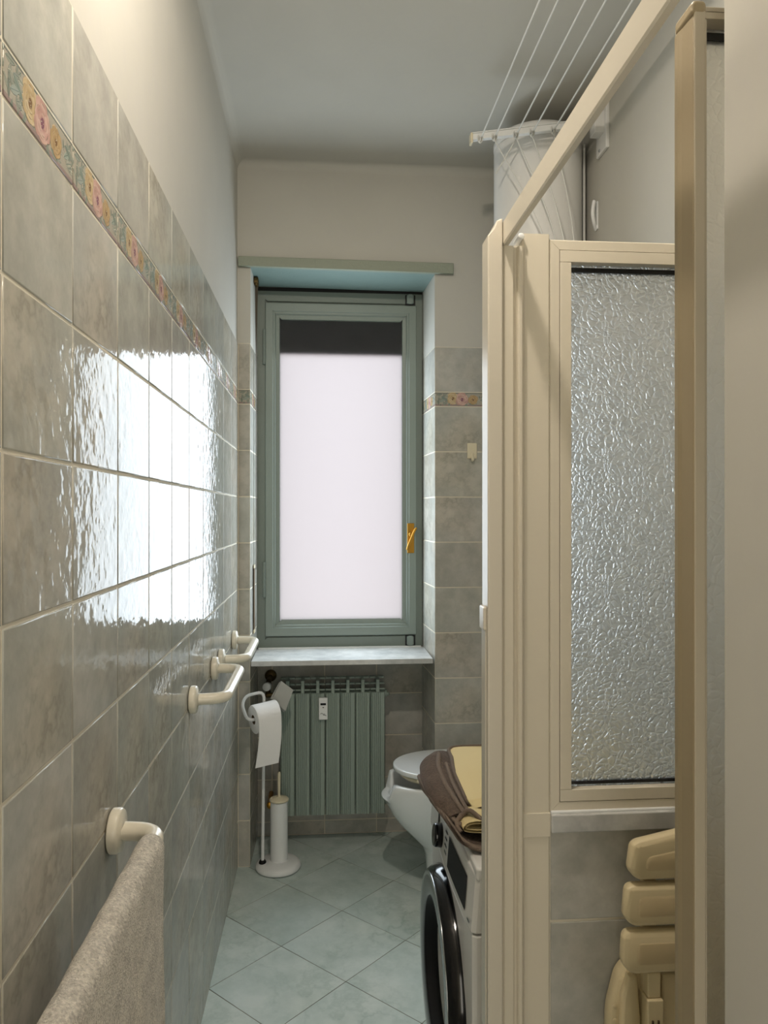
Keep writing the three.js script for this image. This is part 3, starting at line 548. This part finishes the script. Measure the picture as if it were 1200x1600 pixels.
  const hemA = smooth([V(.346, .926, 1.738), V(.375, .921, 1.735), V(.45, .923, 1.731), V(.80, .924, 1.731)], 30), hemB = smooth([V(.322, .912, 1.722), V(.338, .926, 1.716), V(.360, .914, 1.702), V(.385, .896, 1.690), V(.43, .884, 1.684), V(.80, .876, 1.682)], 30);
  part('cream_flap', sheet(30, 6, (u, v) => { const i = Math.round(u * 30), p = hemB[i].clone().lerp(hemA[i], v); p.z += Math.sin(v * Math.PI) * .006; return p; }), M.creamCloth, t);
  parts('piping', [edge(hemB, .0052), edge([V(.80, .9275, 1.733), V(.60, .9265, 1.732), V(.45, .925, 1.733), V(.375, .922, 1.738), V(.352, .922, 1.76), V(.344, .932, 1.84), V(.343, .941, 1.93), V(.352, .946, 2.02), V(.362, .948, 2.10), V(.45, .951, 2.105), V(.80, .951, 2.105)]),
    edge([V(.322, .912, 1.722), V(.312, .903, 1.716), V(.310, .893, 1.706), V(.316, .885, 1.698)]),
    edge([V(.80, .860, 1.652), V(.50, .859, 1.650), V(.37, .860, 1.652), V(.318, .874, 1.668), V(.300, .891, 1.70), V(.283, .906, 1.76), V(.270, .914, 1.82), V(.262, .905, 1.92), V(.264, .90, 2.02)], .0065),
    edge([V(.318, .895, 1.708), V(.298, .905, 1.74), V(.280, .910, 1.79), V(.266, .914, 1.86), V(.260, .914, 1.95)], .0065),
    edge([V(.330, .916, 1.722), V(.318, .928, 1.77), V(.306, .940, 1.85), V(.304, .951, 1.94), V(.318, .956, 2.03)], .006),
    edge([V(.338, .920, 1.726), V(.330, .932, 1.78), V(.325, .941, 1.87), V(.328, .949, 1.97)], .005)], M.brownTrim, t);
}

// ---------------------------------------------------------------- shower
{
  const s = thing('shower_enclosure', 'cream framed shower enclosure with pebbled glass panels and a long top rail', 'shower', [.42, 0, 1.14]);
  // far post: wall channel with ridges, seen from its side
  const post = part('post', [extrudeUp([[.3885, 1.437], [.392, 1.434], [.440, 1.434], [.4425, 1.437], [.4425, 1.50], [.3885, 1.50]], 0, 2.151), extrudeUp([[.3455, 1.425], [.350, 1.421], [.3665, 1.421], [.3675, 1.428], [.3715, 1.430], [.3755, 1.430], [.3765, 1.424], [.379, 1.421], [.384, 1.421], [.3885, 1.426], [.3885, 1.50], [.3455, 1.50]], 0, 2.122)], M.pvc, s);
  part('joint_cover', box(.387, .4435, .982, 1.029, 1.4315, 1.45, .0015), M.pvc, post);
  part('peg', tube([V(.3835, 2.142, 1.425), V(.3835, 2.142, 1.46)], .0065, 3, 12), M.white, post);
  // folded door leaf standing outside the post
  const leaf = part('door_leaf', extrudeBack([[.3155, .10], [.3445, .10], [.3445, 2.170], [.3400, 2.170], [.3330, 2.166], [.3270, 2.152], [.3155, 2.137]], 1.412, 1.465, .003), M.pvcRail, s);
  part('handle', [extrudeUp([[.3150, 1.42], [.3125, 1.424], [.3125, 1.455], [.3150, 1.459]], .62, 1.43), box(.3085, .3150, 1.385, 1.43, 1.42, 1.458, .003)], M.pvcRail, leaf);
  // top rail
  part('top_rail', extrudeBack([[.3455, 2.124], [.3475, 2.1205], [.3605, 2.1265], [.3625, 2.130], [.3625, 2.1645], [.3600, 2.167], [.3480, 2.167], [.3455, 2.1645]], .66, 1.44), M.pvcRail, s);
  function panel(name, x0, x1, y0, y1, d, w1, w2, pm = M.pvc) {
    const g = sub(name, s), outer = [[0, d + .002], [.002, d], [w1, d], [w1, d + .045], [0, d + .045]], a = x0 + w1 + .0013, b = x1 - w1 - .0013, lo = y0 + w1 + .0013, hi = y1 - w1 - .0013, f = d - .001;
    for (let k = 0; k < 4; k++) part(k % 2 ? 'stile' : 'rail', member(x0, x1, y0, y1, outer, k, .0003), pm, g);
    part('sash_rail', box(a, b, hi - w2, hi, f, f + .03, .0008), pm, g); part('sash_rail', box(a, b, lo, lo + w2, f, f + .03, .0008), pm, g);
    part('sash_stile', box(a, a + w2, lo + w2 + .0006, hi - w2 - .0006, f, f + .03, .0008), pm, g); part('sash_stile', box(b - w2, b, lo + w2 + .0006, hi - w2 - .0006, f, f + .03, .0008), pm, g);
    parts('gasket', [box(a + w2 - .004, b - w2 + .004, hi - w2 - .014, hi - w2 - .005, f + .017, f + .028), box(a + w2 - .004, b - w2 + .004, lo + w2 + .004, lo + w2 + .010, f + .017, f + .028)], M.gasket, g);
    part('glass', box(a + w2 - .006, b - w2 + .006, lo + w2 - .004, hi - w2 + .004, f + .019, f + .023), pm === M.pvc ? M.pebbled : M.finePebbled, g);
    return g;
  }
  panel('end_panel', .4430, 1.079, 1.0275, 2.142, 1.437, .0193, .0225);
  part('sealant', tube([V(.446, 1.0278, 1.4365), V(1.078, 1.0278, 1.4365)], .0035, 4, 8), M.white, s);
  panel('near_panel', .4302, 1.079, .06, 2.199, .842, .0065, .0078, M.pvcNearShade);
  const np = part('post', extrudeUp([[.4300, .8395], [.4310, .8385], [.4420, .8385], [.4430, .8395], [.4430, .842], [.4302, .842], [.4302, .8835], [.4225, .8835], [.4225, .842], [.4300, .842]].slice(0, 6).concat([[.4302, .8835], [.4300, .8835]]), .02, 2.190), M.pvcNearShade, s);
  part('seal_strip', extrudeUp([[.4292, .8425], [.4300, .8405], [.4300, .8835], [.4275, .8835], [.4265, .874], [.4280, .866]], .02, 2.186), M.tan, np, 'tan seal strip');  // tan strip down the side of the near post
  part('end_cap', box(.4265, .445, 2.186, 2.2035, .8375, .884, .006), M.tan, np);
}
{
  const t = thing('shower_tray', 'white shower tray at the foot of the cream enclosure', 'shower tray', [.72, 0, 1.14]);
  part('tray', [box(.372, XR - .004, 0, .06, .91, 1.41, .01), box(.372, XR - .004, .05, .10, .91, .95, .012), box(.372, XR - .004, .05, .10, 1.375, 1.415, .012), box(.372, .41, .05, .10, .91, 1.41, .012)], M.ceramic, t);
}
{
  const s = thing('shower_chair', 'beige folded shower seat with three padded slats on the tiled half wall', 'shower seat', [.72, .62, 1.42]);
  const slab = (pts, d0, d1) => { // rounded outline, thick and softly edged
    const v = pts.map(([x, y]) => new THREE.Vector3(x, y, 0)), q = []; v.forEach((p, i) => { const a = v[(i + v.length - 1) % v.length], b = v[(i + 1) % v.length], r = Math.min(.016, a.distanceTo(p) * .42, b.distanceTo(p) * .42); const s1 = p.clone().addScaledVector(a.clone().sub(p).normalize(), r), s2 = p.clone().addScaledVector(b.clone().sub(p).normalize(), r); for (let k = 0; k <= 6; k++) { const t2 = k / 6; q.push([s1.x * (1 - t2) ** 2 + p.x * 2 * t2 * (1 - t2) + s2.x * t2 * t2, s1.y * (1 - t2) ** 2 + p.y * 2 * t2 * (1 - t2) + s2.y * t2 * t2]); } });
    return toCreasedNormals(extrudeBack(q, d0, d1, .009), .9); };
  const R = .88;
  const shapes = [[[.5695, .944], [.586, .927], [R - .016, .927], [R, .944], [R - .008, .990], [R - .022, .998], [.74, 1.021], [.70, 1.021], [.586, .998], [.576, .990]], [[.5605, .858], [.578, .841], [R + .002, .841], [R + .02, .858], [R + .014, .9175], [.566, .9175]], [[.557, .771], [.574, .753], [R + .006, .753], [R + .023, .771], [R + .019, .8315], [.561, .8315]]];
  shapes.forEach((o, k) => {
    const sl = part('slat', slab(o, 1.356, 1.384), M.seat, s), y0 = Math.min(...o.map((p) => p[1])), y1 = k ? Math.max(...o.map((p) => p[1])) - .008 : .990, x0 = o[0][0];
    part('pad', slab(k ? [[x0 + .020, y0 + .013], [R - .0, y0 + .013], [R, y1 - .006], [x0 + .022, y1 - .006]] : [[x0 + .024, y0 + .013], [R - .024, y0 + .013], [R - .03, y1 - .014], [.72, y1 + .008], [x0 + .028, y1 - .014]], 1.3553, 1.3653), M.seatPad, sl);
  });
  for (const x of [.6195, .8205]) {
    const a = part('arm', [box(x - .0135, x + .0135, .70, .985, 1.383, 1.398, .004), box(x - .0125, x + .0125, .705, .752, 1.362, 1.398, .003)], M.seat, s);
    part('sleeve', box(x - .0155, x + .0155, .56, .7045, 1.356, 1.41, .003), M.seat, a);
    parts('pivot_clip', [box(x - .008, x - .005, .64, .668, 1.353, 1.358), box(x + .003, x + .006, .64, .668, 1.353, 1.358), box(x - .011, x + .010, .630, .643, 1.353, 1.358)], M.wood, a);
  }
  const br = slab([[.545, .56], [R + .035, .56], [R + .035, .66], [R + .01, .743], [R - .02, .7455], [.582, .7455], [.566, .725], [.549, .66]], 1.395, 1.4345);
  part('bracket', br, M.seat, s);
  parts('bracket_cheek', [toCreasedNormals(extrudeBack([[.560, .56], [.602, .56], [.600, .66], [.594, .735], [.578, .737], [.566, .70]], 1.378, 1.40, .006), .8), toCreasedNormals(extrudeBack([[.638, .56], [.80, .56], [.802, .735], [.642, .737]], 1.378, 1.40, .006), .8)], M.seat, s);
  parts('screw', [[.556, .672], [.556, .645]].map(([x, y]) => lathe([[0, .002], [.004, .002], [.005, 0]], 12, V(x, y, 1.3945), new THREE.Vector3(0, 0, 1))), M.seat, s);
}

// ---------------------------------------------------------------- boiler, airer, cleat, lamp
{
  const b = thing('water_heater', 'tall white cylindrical water heater high in the far right corner', 'water heater', [.88, 2.1, 3.02]);
  const c = V(.88, 0, 3.02), R = .176;
  part('body', lathe([[0, 2.1], [R - .02, 2.1], [R, 2.12], [R, 3.085], [R - .002, 3.088], [0, 3.088]], 64, c), M.enamel, b);
  part('cap', lathe([[R - .004, 3.09], [R + .001, 3.092], [R + .001, 3.112], [R - .006, 3.128], [R - .03, 3.140], [0, 3.150]], 64, c), M.enamel, b);
  part('pipe', tube([V(1.058, 3.10, 2.97), V(1.058, 2.1, 2.97)], .0055, 8, 10), M.wire, b);
  parts('wall_bracket', [box(.94, XR, 2.92, 2.96, 3.14, 3.19), box(.94, XR, 2.24, 2.28, 3.14, 3.19)], M.enamel, b);
}
{
  const a = thing('clothes_airer', 'white ceiling clothes airer with five lines and pull cords by the water heater', 'clothes airer', [.82, 3.0, 1.9]);
  const y = (x) => 3.018 + (x - .57) * .16, B = (d) => [extrudeBack([[.563, 3.008], [1.075, 3.09], [1.075, 3.112], [.563, 3.030]], d, d + .022, .002), extrudeBack([[.563, 3.030], [1.075, 3.112], [1.075, 3.116], [.563, 3.034]], d - .004, d + .028, .0015)];
  part('crossbar', B(2.79), M.white, a); part('crossbar', B(.95), M.white, a);
  part('end_cap', box(.558, .5665, 2.996, 3.034, 2.786, 2.818, .002), M.ivory, a);
  for (const d of [2.80, .96]) { const p = part('wall_bracket', [box(1.066, XR + .001, 2.985, 3.175, d - .045, d + .06, .005), box(1.03, 1.075, 3.05, 3.135, d - .025, d + .03, .004)], M.enamel, a); parts('screw', [[3.0], [3.15]].map(([h]) => lathe([[0, .003], [.005, .003], [.006, 0]], 12, V(1.066, h, d + .02), new THREE.Vector3(-1, 0, 0))), M.chrome, p); }
  [.591, .645, .727, .789, .871].forEach((x, k) => {
    const h = y(x) - .012;
    part('pulley_hook', [tube(smooth([V(x - .004, h + .012, 2.786), V(x - .006, h - .004, 2.783), V(x, h - .016, 2.782), V(x + .008, h - .008, 2.780), V(x + .008, h + .004, 2.778)], 16), .0032, 16, 8), lathe([[.004, -.003], [.010, -.003], [.008, 0], [.010, .003], [.004, .003]], 16, V(x, h - .006, 2.778), new THREE.Vector3(1, 0, 0))], M.wire, a);
    part('line', tube([V(x + .004, h, 2.785), V(x + .004, h + .004, .955)], .0031, 4, 8), M.wire, a);
    if (k) part('cord', tube(smooth([V(x, h - .012, 2.778), V(x + (.97 - x) * .45, h - .33, 2.72), V(x + (.97 - x) * .75, 2.35, 2.68), V(.985, 2.0, 2.66), V(1.055, 1.62, 2.66)], 40), .0022, 40, 6), M.wire, a);
  });
  part('cord', tube([V(.735, y(.735) - .02, 2.80), V(.67, 2.915, 2.86)], .003, 2, 6), M.wire, a);
}
{
  const c = thing('wall_cleat', 'small white cord cleat hooked on the right wall above the shower', 'cleat', [1.07, 2.8, 2.86]);
  part('base_plate', box(1.074, XR + .001, 2.72, 2.83, 2.87, 2.90, .003), M.white, c);
  part('hook', tube(smooth([V(1.077, 2.725, 2.89), V(1.062, 2.745, 2.87), V(1.054, 2.775, 2.862), V(1.056, 2.81, 2.858), V(1.058, 2.822, 2.856)], 20), .0075, 20, 8), M.white, c);
  part('hook', tube([V(1.077, 2.79, 2.89), V(1.068, 2.81, 2.885), V(1.068, 2.832, 2.884)], .004, 8, 8), M.white, c);
}
{
  const l = thing('ceiling_lamp', 'small metal-shaded ceiling lamp above the near end of the room', 'lamp', [.05, 3.0, 1.1]);
  part('rod', tube([V(.05, 3.07, 1.1), V(.05, CEIL + .002, 1.1)], .008, 4, 10), M.white, l);
  part('shade', lathe([[.008, 3.085], [.06, 3.08], [.12, 3.05], [.15, 3.015], [.148, 3.013], [.118, 3.046], [.058, 3.076], [.008, 3.081]], 40, V(.05, 0, 1.1)), M.white, l);
  part('bulb', new THREE.SphereGeometry(.045, 32, 20).translate(.05, 3.005, -1.1), std({ color: '#fff4e0', roughness: .4, emissive: new THREE.Color().setRGB(1, .84, .60), emissiveIntensity: 4 }), l);
  const p = new THREE.PointLight(new THREE.Color().setRGB(1, .885, .755), LAMP * 4, 0, 2); p.name = 'lamp_glow'; p.position.set(0, .005, 0); p.castShadow = true; p.shadow.radius = 1.8; l.add(p);
}

renderer.render(scene, camera);
